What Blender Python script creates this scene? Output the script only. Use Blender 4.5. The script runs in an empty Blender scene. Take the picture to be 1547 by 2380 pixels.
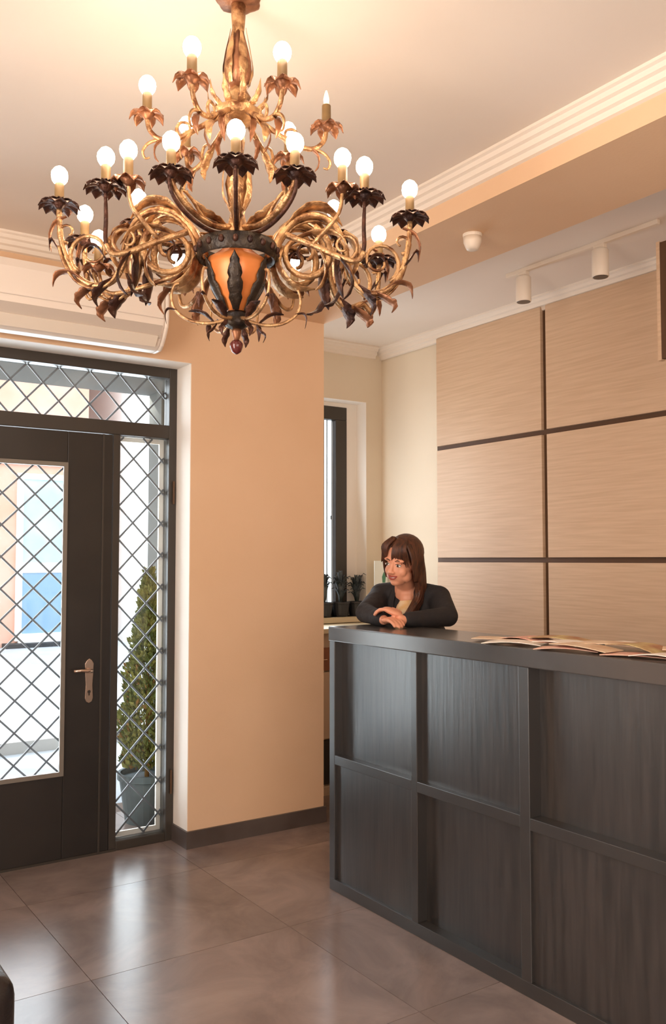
import bpy, bmesh, math, random
from mathutils import Vector, Matrix, Euler
from math import sin, cos, pi, radians, sqrt, atan2
random.seed(7)
S = bpy.context.scene
COL = S.collection

# ------------------------------------------------------------------ camera
cam = bpy.data.cameras.new('camera'); camo = bpy.data.objects.new('camera', cam); COL.objects.link(camo)
camo.location = (0, 0, 1.45)
camo.rotation_euler = (radians(90 + 3.055), 0, radians(-34.207))
cam.sensor_fit = 'VERTICAL'; cam.sensor_height = 36.0; cam.lens = 36.0 * 2061 / 2380
cam.clip_start = 0.02; cam.clip_end = 300
S.camera = camo
# ------------------------------------------------------------------ light
S.view_settings.view_transform = 'Standard'; S.view_settings.look = 'None'
S.view_settings.gamma = 1.0; S.view_settings.use_curve_mapping = False
S.view_settings.exposure = 0.0
w = bpy.data.worlds.new('sky'); S.world = w; w.use_nodes = True
bg = w.node_tree.nodes['Background']; bg.inputs[0].default_value = (0.80, 0.90, 1.0, 1); bg.inputs[1].default_value = 4.6
BULB_E = 29.5
sun = bpy.data.lights.new('sun', 'SUN'); suno = bpy.data.objects.new('sun', sun); COL.objects.link(suno)
sun.energy = 9.0; sun.angle = radians(2.5); sun.color = (1.0, 0.93, 0.82)
suno.rotation_euler = Vector((1.0, -0.75, -0.62)).to_track_quat('-Z', 'Y').to_euler()
def area(name, loc, d, sx, sy, e, c):
    l = bpy.data.lights.new(name, 'AREA'); l.shape = 'RECTANGLE'; l.size = sx; l.size_y = sy; l.energy = e; l.color = c
    o = bpy.data.objects.new(name, l); COL.objects.link(o); o.location = loc
    o.rotation_euler = Vector(d).to_track_quat('-Z', 'Z').to_euler(); return o
for nm, loc, sx, sy in (('portal_door', (0.66, 4.50, 1.24), 2.5, 2.4), ('portal_alcove', (3.3, 5.26, 1.8), 0.7, 1.45)):
    p_ = area(nm, loc, (0, -1, 0), sx, sy, 1, (1, 1, 1)); p_.data.cycles.is_portal = True
area('door_daylight_boost', (0.66, 4.52, 1.3), (0, -1, 0), 2.4, 2.2, 135, (0.86, 0.94, 1.0))  # extra lamp added to boost the sky light coming through the door
area('alcove_daylight_boost', (3.12, 5.045, 1.75), (0.0, -1, 0.22), 0.5, 1.3, 13, (0.80, 0.91, 1.0))  # lamp added just inside the glass to strengthen the window daylight
area('lobby_left_fill', (-1.8, 1.2, 1.95), (1, 0.12, 0.0), 3.6, 1.6, 138, (1.0, 0.93, 0.86))  # unseen fill lamp added at the left wall to raise the ambient light
area('lobby_rear_fill', (0.2, -2.2, 1.6), (0.12, 1, 0.0), 3.4, 2.2, 76, (1.0, 0.93, 0.86))  # second added fill, out of view behind the camera

# ------------------------------------------------------------------ materials
def srgb(r, g, b):
    f = lambda c: (c/255/12.92) if c/255 <= 0.04045 else ((c/255+0.055)/1.055)**2.4
    return (f(r), f(g), f(b), 1)
M = {}
def mat(name, col, rough=0.6, metal=0.0, col2=None, scale=4.0, stretch=(1,1,1), bump=0.0, bscale=None, emit=None, est=0, coat=0, crough=0.12, detail=4, spec=None, lo=0.35, hi=0.65):
    m = bpy.data.materials.new(name); m.use_nodes = True; nt = m.node_tree; b = nt.nodes['Principled BSDF']
    b.inputs['Base Color'].default_value = col; b.inputs['Roughness'].default_value = rough; b.inputs['Metallic'].default_value = metal
    if spec is not None: b.inputs['Specular IOR Level'].default_value = spec
    if coat: b.inputs['Coat Weight'].default_value = coat; b.inputs['Coat Roughness'].default_value = crough
    if emit: b.inputs['Emission Color'].default_value = emit; b.inputs['Emission Strength'].default_value = est
    tc = nt.nodes.new('ShaderNodeTexCoord'); mp = nt.nodes.new('ShaderNodeMapping'); mp.inputs['Scale'].default_value = stretch
    nt.links.new(tc.outputs['Object'], mp.inputs['Vector'])
    if col2:
        n = nt.nodes.new('ShaderNodeTexNoise'); n.inputs['Scale'].default_value = scale; n.inputs['Detail'].default_value = detail
        nt.links.new(mp.outputs[0], n.inputs['Vector'])
        r = nt.nodes.new('ShaderNodeValToRGB'); r.color_ramp.elements[0].position = lo; r.color_ramp.elements[1].position = hi
        r.color_ramp.elements[0].color = col; r.color_ramp.elements[1].color = col2
        nt.links.new(n.outputs['Fac'], r.inputs[0]); nt.links.new(r.outputs[0], b.inputs['Base Color'])
    if bump:
        n2 = nt.nodes.new('ShaderNodeTexNoise'); n2.inputs['Scale'].default_value = bscale or scale; n2.inputs['Detail'].default_value = 3
        nt.links.new(mp.outputs[0], n2.inputs['Vector'])
        bp = nt.nodes.new('ShaderNodeBump'); bp.inputs['Strength'].default_value = bump; bp.inputs['Distance'].default_value = 0.01
        nt.links.new(n2.outputs['Fac'], bp.inputs['Height']); nt.links.new(bp.outputs[0], b.inputs['Normal'])
    M[name] = m; return m
mat('wall_paint', srgb(232,196,160), 0.75, col2=srgb(228,191,154), scale=2, bump=0.05, bscale=90)
mat('alcove_paint', srgb(230,216,194), 0.75, col2=srgb(226,211,188), scale=2, bump=0.05, bscale=90)
mat('reveal_white', srgb(246,238,228), 0.6)
mat('ceiling_paint', srgb(240,228,216), 0.85, col2=srgb(236,224,211), scale=1.5)
mat('plaster_white', srgb(240,228,214), 0.6)
mat('panel_wood', srgb(214,184,154), 0.5, col2=srgb(202,171,140), scale=5, stretch=(0.6,0.6,16), detail=6, bump=0.06, bscale=6)
mat('groove_brown', srgb(86,58,34), 0.6)
mat('desk_dark', srgb(24,22,21), 0.36, coat=0.9, crough=0.30, col2=srgb(48,43,40), scale=5, stretch=(9,9,0.7), detail=6, bump=0.10, bscale=7, spec=1.0)
mat('desk_frame', srgb(38,36,35), 0.34, col2=srgb(46,43,41), scale=3, spec=1.0, coat=0.5, crough=0.3)
mat('desk_top', srgb(66,63,61), 0.22, col2=srgb(76,72,70), scale=4, spec=0.8)
mat('door_dark', srgb(34,31,29), 0.34, col2=srgb(42,38,35), scale=3)
mat('frame_dark', srgb(58,52,46), 0.4)
mat('bead_grey', srgb(122,114,104), 0.4)
mat('lattice_iron', srgb(96,96,98), 0.5, 0.2)
mat('chrome_warm', srgb(214,190,172), 0.25, 1.0)
mat('ac_plastic', srgb(244,232,220), 0.35)
mat('ac_slot', srgb(206,194,182), 0.4)
mat('white_metal', srgb(240,228,212), 0.35)
mat('lens_dark', srgb(70,62,54), 0.3)
mat('baseboard_stone', srgb(92,82,78), 0.35, col2=srgb(80,70,66), scale=6)
mat('gilt', srgb(214,172,124), 0.38, 0.7, col2=srgb(118,76,48), scale=28, detail=5, bump=0.5, bscale=60, lo=0.42, hi=0.66)
mat('bronze_dark', srgb(98,62,46), 0.42, 0.6, col2=srgb(52,36,34), scale=24, detail=5, bump=0.5, bscale=60)
mat('copper_pink', srgb(172,118,84), 0.4, 0.6, col2=srgb(112,74,52), scale=20, bump=0.3, bscale=50)
mat('band_dark', srgb(66,54,42), 0.4, 0.5, col2=srgb(38,32,30), scale=30, bump=0.5, bscale=50)
mat('amber_body', srgb(236,146,78), 0.30, 0.15, col2=srgb(214,120,60), scale=10)
mat('candle_sleeve', srgb(140,112,70), 0.5, 0.1, col2=srgb(104,78,48), scale=12)
mat('finial_red', srgb(96,36,34), 0.18, 0.1, coat=0.6)
mat('bulb_lit', srgb(255,230,190), 0.4, emit=(1.0, 0.76, 0.54, 1), est=BULB_E)
mat('bulb_dim', srgb(255,236,205), 0.4, emit=(1.0, 0.72, 0.44, 1), est=2.0)
mat('leather_black', srgb(34,28,28), 0.32, bump=0.15, bscale=120)
mat('paper_cream', srgb(236,214,186), 0.6, col2=srgb(214,176,140), scale=9)
mat('paper_pink', srgb(226,160,140), 0.6, col2=srgb(236,200,176), scale=12)
mat('paper_white', srgb(244,232,218), 0.55)
mat('paper_olive', srgb(206,186,130), 0.6, col2=srgb(170,120,90), scale=14)
mat('skin', srgb(226,158,126), 0.45)
mat('lip', srgb(168,76,66), 0.35)
mat('tooth', srgb(245,235,225), 0.3)
mat('eye_white', srgb(236,228,220), 0.25)
mat('iris', srgb(50,32,22), 0.15)
mat('hair', srgb(56,33,24), 0.45, col2=srgb(98,58,38), scale=30, stretch=(3,3,0.6))
mat('jacket_black', srgb(34,31,33), 0.8, bump=0.9, bscale=16)
mat('blouse', srgb(240,214,176), 0.7, col2=srgb(230,184,124), scale=26)
mat('trousers', srgb(32,30,34), 0.85)
mat('leaf_conifer', srgb(84,100,44), 0.7, col2=srgb(150,146,72), scale=14)
mat('leaf_brown', srgb(150,110,56), 0.8)
mat('pot_grey', srgb(92,104,106), 0.6, col2=srgb(76,86,88), scale=5)
mat('soil', srgb(60,44,32), 0.9)
mat('leaf_dark', srgb(36,46,42), 0.4, col2=srgb(84,92,98), scale=12)
mat('pot_dark', srgb(44,44,48), 0.4)
mat('sill_stone', srgb(206,190,160), 0.5)
mat('cabinet_beige', srgb(200,176,150), 0.5)
mat('cabinet_brown', srgb(140,88,60), 0.5)
mat('cabinet_dark', srgb(44,36,30), 0.6)
mat('pavement', srgb(178,178,180), 0.8, col2=srgb(160,164,168), scale=1.2)
mat('kerb_stone', srgb(170,168,165), 0.8)
mat('facade_pink', srgb(214,164,146), 0.85, col2=srgb(204,150,126), scale=1.2)
mat('facade_cream', srgb(238,228,208), 0.85, col2=srgb(230,218,196), scale=1.2)
mat('facade_white', srgb(240,238,234), 0.85)
mat('canopy_grey', srgb(128,130,128), 0.8)
mat('pane_pale', srgb(176,200,206), 0.2, col2=srgb(150,186,190), scale=1.5)
mat('window_blue', srgb(150,180,200), 0.15)
mat('roof_tile', srgb(170,96,70), 0.8)
mat('car_blue', srgb(118,146,170), 0.4)
mat('tyre', srgb(40,40,42), 0.8)
mat('card_white', srgb(240,244,238), 0.5)
mat('emblem_green', srgb(84,140,110), 0.5)
# polished stone tiles
def floor_mat():
    m = bpy.data.materials.new('polished_stone'); m.use_nodes = True; nt = m.node_tree; b = nt.nodes['Principled BSDF']
    tc = nt.nodes.new('ShaderNodeTexCoord'); oi = nt.nodes.new('ShaderNodeObjectInfo')
    g = nt.nodes.new('ShaderNodeNewGeometry')
    add = nt.nodes.new('ShaderNodeVectorMath'); add.operation = 'ADD'
    sc = nt.nodes.new('ShaderNodeVectorMath'); sc.operation = 'SCALE'; sc.inputs[0].default_value = (7, 5, 3)
    nt.links.new(oi.outputs['Random'], sc.inputs['Scale'])
    nt.links.new(g.outputs['Position'], add.inputs[0]); nt.links.new(sc.outputs[0], add.inputs[1])
    n = nt.nodes.new('ShaderNodeTexNoise'); n.inputs['Scale'].default_value = 2.6; n.inputs['Detail'].default_value = 7; n.inputs['Roughness'].default_value = 0.6
    n.inputs['Distortion'].default_value = 0.8
    nt.links.new(add.outputs[0], n.inputs['Vector'])
    r = nt.nodes.new('ShaderNodeValToRGB'); e = r.color_ramp.elements
    e[0].position = 0.3; e[0].color = srgb(116,102,97); e[1].position = 0.7; e[1].color = srgb(152,134,126)
    nt.links.new(n.outputs['Fac'], r.inputs[0])
    hs = nt.nodes.new('ShaderNodeHueSaturation'); mr = nt.nodes.new('ShaderNodeMapRange')
    mr.inputs['To Min'].default_value = 0.88; mr.inputs['To Max'].default_value = 1.12
    nt.links.new(oi.outputs['Random'], mr.inputs['Value']); nt.links.new(mr.outputs[0], hs.inputs['Value'])
    nt.links.new(r.outputs[0], hs.inputs['Color']); nt.links.new(hs.outputs[0], b.inputs['Base Color'])
    b.inputs['Roughness'].default_value = 0.24; b.inputs['Specular IOR Level'].default_value = 0.5
    n2 = nt.nodes.new('ShaderNodeTexNoise'); n2.inputs['Scale'].default_value = 6; nt.links.new(add.outputs[0], n2.inputs['Vector'])
    bp = nt.nodes.new('ShaderNodeBump'); bp.inputs['Strength'].default_value = 0.06; bp.inputs['Distance'].default_value = 0.004
    nt.links.new(n2.outputs['Fac'], bp.inputs['Height']); nt.links.new(bp.outputs[0], b.inputs['Normal'])
    M['polished_stone'] = m
floor_mat()
def glass_mat():
    m = bpy.data.materials.new('pane_glass'); m.use_nodes = True; nt = m.node_tree
    for n in list(nt.nodes):
        if n.type == 'BSDF_PRINCIPLED': nt.nodes.remove(n)
    out = [n for n in nt.nodes if n.type == 'OUTPUT_MATERIAL'][0]
    t = nt.nodes.new('ShaderNodeBsdfTransparent'); t.inputs[0].default_value = (0.95, 0.97, 0.97, 1)
    g = nt.nodes.new('ShaderNodeBsdfGlossy'); g.inputs['Roughness'].default_value = 0.03
    fr = nt.nodes.new('ShaderNodeFresnel'); mx = nt.nodes.new('ShaderNodeMixShader')
    nt.links.new(fr.outputs[0], mx.inputs[0]); nt.links.new(t.outputs[0], mx.inputs[1]); nt.links.new(g.outputs[0], mx.inputs[2])
    nt.links.new(mx.outputs[0], out.inputs[0]); M['pane_glass'] = m
glass_mat()

# ------------------------------------------------------------------ helpers
class MB:
    def __init__(s): s.v = []; s.f = []
    def add(s, vs, fs):
        o = len(s.v); s.v += [tuple(v) for v in vs]; s.f += [tuple(i+o for i in f) for f in fs]; return s
    def box(s, x0, x1, y0, y1, z0, z1):
        vs = [(x0,y0,z0),(x1,y0,z0),(x1,y1,z0),(x0,y1,z0),(x0,y0,z1),(x1,y0,z1),(x1,y1,z1),(x0,y1,z1)]
        return s.add(vs, [(0,3,2,1),(4,5,6,7),(0,1,5,4),(1,2,6,5),(2,3,7,6),(3,0,4,7)])
    def tube(s, pts, rad, n=8, caps=True, flat=1.0):
        pts = [Vector(p) for p in pts]; k = len(pts)
        if not isinstance(rad, (list, tuple)): rad = [rad]*k
        up = None; rings = []
        for i, p in enumerate(pts):
            t = (pts[min(i+1,k-1)] - pts[max(i-1,0)]).normalized()
            if up is None:
                up = Vector((0,0,1)) if abs(t.z) < 0.9 else Vector((1,0,0))
            a = t.cross(up)
            if a.length < 1e-6: a = t.orthogonal()
            a.normalize(); b = a.cross(t).normalized(); up = b
            rings.append([p + (a*cos(2*pi*j/n)*rad[i]*flat + b*sin(2*pi*j/n)*rad[i]) for j in range(n)])
        vs = [v for r in rings for v in r]; fs = []
        for i in range(k-1):
            for j in range(n):
                fs.append((i*n+j, i*n+(j+1)%n, (i+1)*n+(j+1)%n, (i+1)*n+j))
        if caps: fs += [tuple(range(n-1,-1,-1)), tuple((k-1)*n+j for j in range(n))]
        return s.add(vs, fs)
    def lathe(s, prof, n=20, c=(0,0,0), caps=True, wob=None):
        vs = []; fs = []; k = len(prof)
        for i,(r,z) in enumerate(prof):
            for j in range(n):
                a = 2*pi*j/n; q = r*(wob(a,i/(k-1)) if wob else 1)
                vs.append((c[0]+q*cos(a), c[1]+q*sin(a), c[2]+z))
        for i in range(k-1):
            for j in range(n): fs.append((i*n+j, i*n+(j+1)%n, (i+1)*n+(j+1)%n, (i+1)*n+j))
        if caps: fs += [tuple(range(n-1,-1,-1)), tuple((k-1)*n+j for j in range(n))]
        return s.add(vs, fs)
    def ell(s, c, r, rot=None, nu=16, nv=10):
        vs = []; c = Vector(c)
        R = rot if rot is not None else Matrix.Identity(3)
        vs.append(c + R @ Vector((0,0,-r[2])))
        for i in range(1,nv):
            ph = -pi/2 + pi*i/nv
            for j in range(nu):
                a = 2*pi*j/nu
                vs.append(c + R @ Vector((r[0]*cos(ph)*cos(a), r[1]*cos(ph)*sin(a), r[2]*sin(ph))))
        vs.append(c + R @ Vector((0,0,r[2]))); L = len(vs)-1; fs = []
        for j in range(nu): fs.append((0, 1+(j+1)%nu, 1+j))
        for i in range(nv-2):
            for j in range(nu): fs.append((1+i*nu+j, 1+i*nu+(j+1)%nu, 1+(i+1)*nu+(j+1)%nu, 1+(i+1)*nu+j))
        b = 1+(nv-2)*nu
        for j in range(nu): fs.append((b+j, b+(j+1)%nu, L))
        return s.add(vs, fs)
    def cap(s, a, b, ra, rb, n=12):            # capsule with two radii
        a = Vector(a); b = Vector(b); s.tube([a,b],[ra,rb],n); s.ell(a,(ra,)*3,None,n,8); s.ell(b,(rb,)*3,None,n,8); return s
    def prism(s, poly, axis, a, b):            # polygon extruded along an axis ('x','y','z')
        k = len(poly)
        def P(u,v,t): return {'x':(t,u,v),'y':(u,t,v),'z':(u,v,t)}[axis]
        vs = [P(u,v,a) for u,v in poly]+[P(u,v,b) for u,v in poly]
        fs = [tuple(range(k)), tuple(range(2*k-1,k-1,-1))]+[(i,(i+1)%k,k+(i+1)%k,k+i) for i in range(k)]
        return s.add(vs, fs)
    def leaf(s, path, wid, lobes=4, droop=0.25, th=0.0015, side=Vector((0,1,0)), n=11):
        # blade following path, lobed edge
        path = [Vector(p) for p in path]
        def at(t):
            x = t*(len(path)-1); i = min(int(x), len(path)-2); return path[i].lerp(path[i+1], x-i)
        top = []
        for i in range(n):
            t = i/(n-1); p = at(t); d = (at(min(1,t+0.05))-at(max(0,t-0.05))).normalized()
            nn = side.cross(d).normalized()
            wv = wid*(sin(pi*min(1,t*0.92+0.10))**0.8)*(0.72+0.28*abs(cos(pi*lobes*t))) if t < 1 else 0.0004
            for u in (-1,-0.5,0,0.5,1):
                top.append(p + side*(u*wv) - nn*(droop*wv*u*u) + nn*(0.05*wid*(1 if u==0 else 0)))
        N = len(top); vs = list(top)+[v+Vector((0,0,-th)) for v in top]; fs = []
        for i in range(n-1):
            for j in range(4):
                a = i*5+j; q = (a,a+1,a+6,a+5); fs.append(q); fs.append(tuple(x+N for x in reversed(q)))
        rim = [i*5 for i in range(n)]; 
        for i in range(n-1):
            a,b = i*5,(i+1)*5; fs.append((a,b,b+N,a+N)); a,b = i*5+4,(i+1)*5+4; fs.append((b,a,a+N,b+N))
        return s.add(vs, fs)
def mesh(name, mb, m, smooth=False):
    me = bpy.data.meshes.new(name); me.from_pydata(mb.v, [], mb.f); me.update()
    b = bmesh.new(); b.from_mesh(me); bmesh.ops.recalc_face_normals(b, faces=b.faces); b.to_mesh(me); b.free()
    if smooth:
        for p in me.polygons: p.use_smooth = True
    me.materials.append(M[m] if isinstance(m, str) else m); return me
def obj(name, mb, m, parent=None, smooth=False, bevel=0):
    me = mb if isinstance(mb, bpy.types.Mesh) else mesh(name, mb, m, smooth)
    o = bpy.data.objects.new(name, me); COL.objects.link(o)
    if parent: o.parent = parent
    if bevel:
        b = o.modifiers.new('b','BEVEL'); b.width = bevel; b.segments = 2; b.limit_method = 'ANGLE'
    return o
def tag(o, label=None, cat=None, group=None, kind=None):
    if label: o['label'] = label
    if cat: o['category'] = cat
    if group: o['group'] = group
    if kind: o['kind'] = kind
    return o
def thing(name, label, cat, loc=(0,0,0), rz=0, group=None):
    o = bpy.data.objects.new(name, None); COL.objects.link(o); o.location = loc; o.rotation_euler = (0,0,rz)
    o.empty_display_size = 0.05
    return tag(o, label, cat, group)
def struct(name, mb, m, label=None, parent=None, **k):
    o = obj(name, mb, m, parent, **k)
    if not parent: tag(o, label, None, None, 'structure')
    return o
def B(*a): return MB().box(*a)
def dup(root, loc, rz, label):
    r = root.copy(); COL.objects.link(r); r.location = loc; r.rotation_euler = (0,0,rz); r['label'] = label
    for ch in list(root.children):
        c = ch.copy(); COL.objects.link(c); c.parent = r
        for g in ch.children:
            d = g.copy(); COL.objects.link(d); d.parent = c
    return r

# ------------------------------------------------------------------ room shell
YW = 4.16; YD = 4.33; XB = 2.30; XP = 3.80; YN = 4.98; ZC = 2.945; ZS = 2.79
XL = -1.9; YB = -2.4
fl = struct('floor', B(XL-.2, XP+.2, YB-.2, YN+.2, -0.06, -0.006), 'groove_brown', 'polished brown grey stone tile floor of the lobby')
T = 0.80; gx0 = 1.075; gy0 = 3.065
tm = mesh('floor_tile', B(-T/2+.0012, T/2-.0012, -T/2+.0012, T/2-.0012, -0.006, 0.0), 'polished_stone')
tmats = {}
for i in range(-4, 4):
    for j in range(-7, 3):
        x0 = gx0+i*T; y0 = gy0+j*T
        x1, y1 = min(x0+T, XP), min(y0+T, YN); xa, ya = max(x0, XL), max(y0, YB)
        if x1-xa < .02 or y1-ya < .02: continue
        if xa >= XB-.3 and ya > 5: continue
        if (x1-xa) > T-.001 and (y1-ya) > T-.001:
            o = bpy.data.objects.new('floor_tile', tm); COL.objects.link(o); o.location = (x0+T/2, y0+T/2, 0)
        else:
            cx_, cy_ = (xa+x1)/2, (ya+y1)/2; hx, hy = (x1-xa)/2-.0012, (y1-ya)/2-.0012
            o = obj('floor_tile', B(-hx,hx,-hy,hy,-0.006,0), 'polished_stone'); o.location = (cx_, cy_, 0)
        o.parent = fl
# ceiling
struct('ceiling', B(XL-.2, XP+.2, YB-.2, YN+.3, ZC, ZC+.12), 'ceiling_paint', 'cream ceiling above the chandelier and the desk')
struct('trim_1', B(XB, 2.765, YB, YW, ZS, ZC), 'wall_paint', 'dropped beam between lobby and reception alcove')
# front wall with door opening
OX0, OX1, OZ = -0.625, 1.945, 2.462
wn = MB()
wn.box(XL-.2, OX0, YW, YW+.30, 0, ZC); wn.box(OX0, OX1, YW, YW+.30, OZ, ZC); wn.box(OX1, 2.765, YW, YW+.30, 0, ZC)
struct('wall_front', wn, 'wall_paint', 'warm beige wall around the entrance door')
struct('wall_alcove', B(2.45, 2.765, YW+.30, YN+.25, 0, ZC), 'wall_paint', 'side wall of the reception alcove')
rv = MB()   # plaster reveal lining and slim casing
rv.box(OX1-.003, OX1+.0, YW+.002, YD, 0.086, OZ); rv.box(OX0, OX1, YW+.002, YD, OZ-.003, OZ)
rv.box(OX0, OX0+.003, YW+.002, YD, 0, OZ)
struct('trim_2', rv, 'reveal_white', 'pale plaster reveal of the entrance opening')
# alcove back wall with window opening
NX0, NX1, NZ0, NZ1 = 2.80, 3.665, 1.06, 2.55
wb = MB()
wb.box(2.765, NX0, YN, YN+.25, 0, ZC); wb.box(NX1, XP+.2, YN, YN+.25, 0, ZC)
wb.box(NX0, NX1, YN, YN+.25, 0, NZ0); wb.box(NX0, NX1, YN, YN+.25, NZ1, ZC)
struct('wall_back', wb, 'alcove_paint', 'beige alcove wall around the tall window')
rv2 = MB(); rv2.box(NX1-.003, NX1, YN-.004, YN+.13, NZ0, NZ1); rv2.box(NX0, NX1, YN-.004, YN+.13, NZ1-.003, NZ1); rv2.box(NX0, NX0+.003, YN, YN+.13, NZ0, NZ1)
struct('trim_3', rv2, 'reveal_white', 'white reveal of the alcove window')
we = struct('wall_right', B(XP+.005, XP+.2, YB, YN, 0, ZC), 'alcove_paint', 'right hand wall behind the reception desk clad in wood panels')
bk = obj('groove_backing', B(XP-.006, XP+.005, 0.55, 4.372, 0, 2.89), 'groove_brown', we)
ys = [4.350, 3.435, 2.512, 1.589, 0.666]
zs = [(2.166, 2.885), (1.446, 2.166), (0.726, 1.446), (0.0, 0.726)]
for i in range(4):
    for (z0, z1) in zs:
        y1 = ys[i]-(0 if i == 0 else .019); y0 = ys[i+1]+.019
        za = z0+(.0145 if z0 > 0 else 0); zb = z1-(.0145 if z1 < 2.8 else 0)
        px_, py_, pz_ = XP-.016, (y0+y1)/2, (za+zb)/2
        o = obj('wall_panel', B(-.014, .010, -(y1-y0)/2, (y1-y0)/2, -(zb-za)/2, (zb-za)/2), 'panel_wood', we, bevel=.0015)
        o.location = (px_, py_, pz_)
struct('wall_left', B(XL-.2, XL, YB, YW, 0, ZC), 'wall_paint', 'left wall of the lobby')
struct('wall_rear', B(XL-.2, XP+.2, YB-.2, YB, 0, ZC), 'wall_paint', 'rear wall of the lobby')
# cornices : profile list of (out, down)
prof = [(0,0),(.062,0),(.062,.010),(.052,.016),(.046,.030),(.034,.036),(.030,.054),(.018,.060),(.014,.078),(0,.082)]
def cornice(name, mode, a, b, base, label):
    mb = MB()
    if mode == 'y-': poly = [(base-o_, ZC-d_) for o_, d_ in prof]; mb.prism(poly, 'x', a, b)
    if mode == 'x-': poly = [(base-o_, ZC-d_) for o_, d_ in prof]; mb.prism(poly, 'y', a, b)
    if mode == 'x+': poly = [(base+o_, ZC-d_) for o_, d_ in prof]; mb.prism(poly, 'y', a, b)
    if mode == 'y+': poly = [(base+o_, ZC-d_) for o_, d_ in prof]; mb.prism(poly, 'x', a, b)
    struct(name, mb, 'plaster_white', label)
cornice('trim_4', 'y-', XL, XB, YW, 'stepped plaster cornice above the entrance wall')
cornice('trim_5', 'x-', YB, YW-.06, XB, 'stepped plaster cornice along the beam')
cornice('trim_6', 'x-', YB, YN, XP, 'plaster cornice above the wood panels')
cornice('trim_7', 'y-', 2.765, XP-.06, YN, 'plaster cornice above the alcove window')
cornice('trim_8', 'x+', YB, YW-.06, XL, 'plaster cornice on the left wall')
bb = MB().prism([(OX1-.012,YW-.014),(2.775,YW-.014),(2.775,YW),(OX1,YW),(OX1,YD),(OX1-.012,YD)], 'z', 0, .085)
struct('baseboard_front', bb, 'baseboard_stone', 'dark stone baseboard below the beige pier')
bb = MB(); bb.box(XL, OX0, YW-.014, YW, 0, .085)
struct('baseboard_left', bb, 'baseboard_stone', 'dark stone baseboard left of the door')

# ------------------------------------------------------------------ lattice bars
def lattice(parent, x0, x1, z0, z1, y, px, pz, cx_, cz_, m='lattice_iron', hw=.0045):
    # diamond lattice through crossing (cx_,cz_), pitches px,pz, clipped to the opening
    for sgn in (1, -1):
        k0 = -60
        for k in range(-60, 61):
            # line: (x-cx)/px - sgn*(z-cz)/pz = k
            pts = []
            def z_at(x): return cz_+sgn*pz*((x-cx_)/px-k)
            def x_at(z): return cx_+px*(k+sgn*(z-cz_)/pz)
            for x in (x0, x1):
                z = z_at(x)
                if z0 <= z <= z1: pts.append((x, z))
            for z in (z0, z1):
                x = x_at(z)
                if x0 < x < x1: pts.append((x, z))
            if len(pts) < 2: continue
            a, b = Vector((pts[0][0], 0, pts[0][1])), Vector((pts[1][0], 0, pts[1][1]))
            if (b-a).length < .02: continue
            c = (a+b)/2; d = b-a; L = d.length/2
            yy = y+(.003 if sgn > 0 else -.003)
            o = obj('lattice_bar', B(-L, L, -.003, .003, -hw, hw), m, parent)
            o.location = (c.x, yy, c.z); o.rotation_euler = (0, -atan2(d.z, d.x), 0)

# ------------------------------------------------------------------ entrance frame and door
# frame rails
DX0, DX1 = 0.66, 1.592                     # door leaf
fr = MB()
FT = 0.045
fr.box(OX1-.045, OX1, YD, YD+.07, 0, OZ)           # right jamb
fr.box(OX0, OX0+.045, YD, YD+.07, 0, OZ)
fr.box(OX0+.045, OX1-.045, YD, YD+.07, OZ-.055, OZ)
fr.box(OX0+.045, OX1-.045, YD, YD+.07, 2.085, 2.155)
fr.box(DX1+.004, 1.634, YD, YD+.07, 0, 2.085)
fr.box(-.314, -.276, YD, YD+.07, 0, 2.085)
fr.box(1.634, OX1-.045, YD, YD+.07, 0, .045); fr.box(OX0+.045, -.314, YD, YD+.07, 0, .045)
fro = obj('window_1', fr, 'frame_dark', None, bevel=.003); tag(fro, 'dark entrance frame with latticed transom and side lights', None, None, 'structure')
def pane(parent, x0, x1, z0, z1, y): 
    return obj('glass_pane', B(x0, x1, y, y+.004, z0, z1), 'pane_glass', parent)
def bead(parent, x0, x1, z0, z1, y, wd=.014, m='bead_grey', dp=.012):
    mb = MB(); mb.box(x0, x0+wd, y-dp, y, z0, z1); mb.box(x1-wd, x1, y-dp, y, z0, z1)
    mb.box(x0+wd, x1-wd, y-dp, y, z1-wd, z1); mb.box(x0+wd, x1-wd, y-dp, y, z0, z0+wd)
    return obj('glazing_bead', mb, m, parent)
# transom
pane(fro, OX0+.045, OX1-.045, 2.155, OZ-.055, YD+.045); lattice(fro, OX0+.047, OX1-.047, 2.157, OZ-.057, YD+.060, .157, .172, 1.097, 2.322)
# side lights
pane(fro, 1.634, OX1-.045, .045, 2.085, YD+.030); lattice(fro, 1.636, OX1-.047, .047, 2.083, YD+.060, .157, .167, 1.648, 1.888)
bead(fro, 1.634, OX1-.045, .045, 2.085, YD+.072+.012, .024, 'plaster_white')
pane(fro, OX0+.045, -.314, .045, 2.085, YD+.030); lattice(fro, OX0+.047, -.316, .047, 2.083, YD+.060, .157, .167, 1.648-13*.157, 1.888)
hg = MB()
for z in (1.80, .30): hg.tube([(OX1-.02, YD-.008, z-.06),(OX1-.02, YD-.008, z+.06)], .006, 8)
obj('hinge', hg, 'groove_brown', fro)
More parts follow.
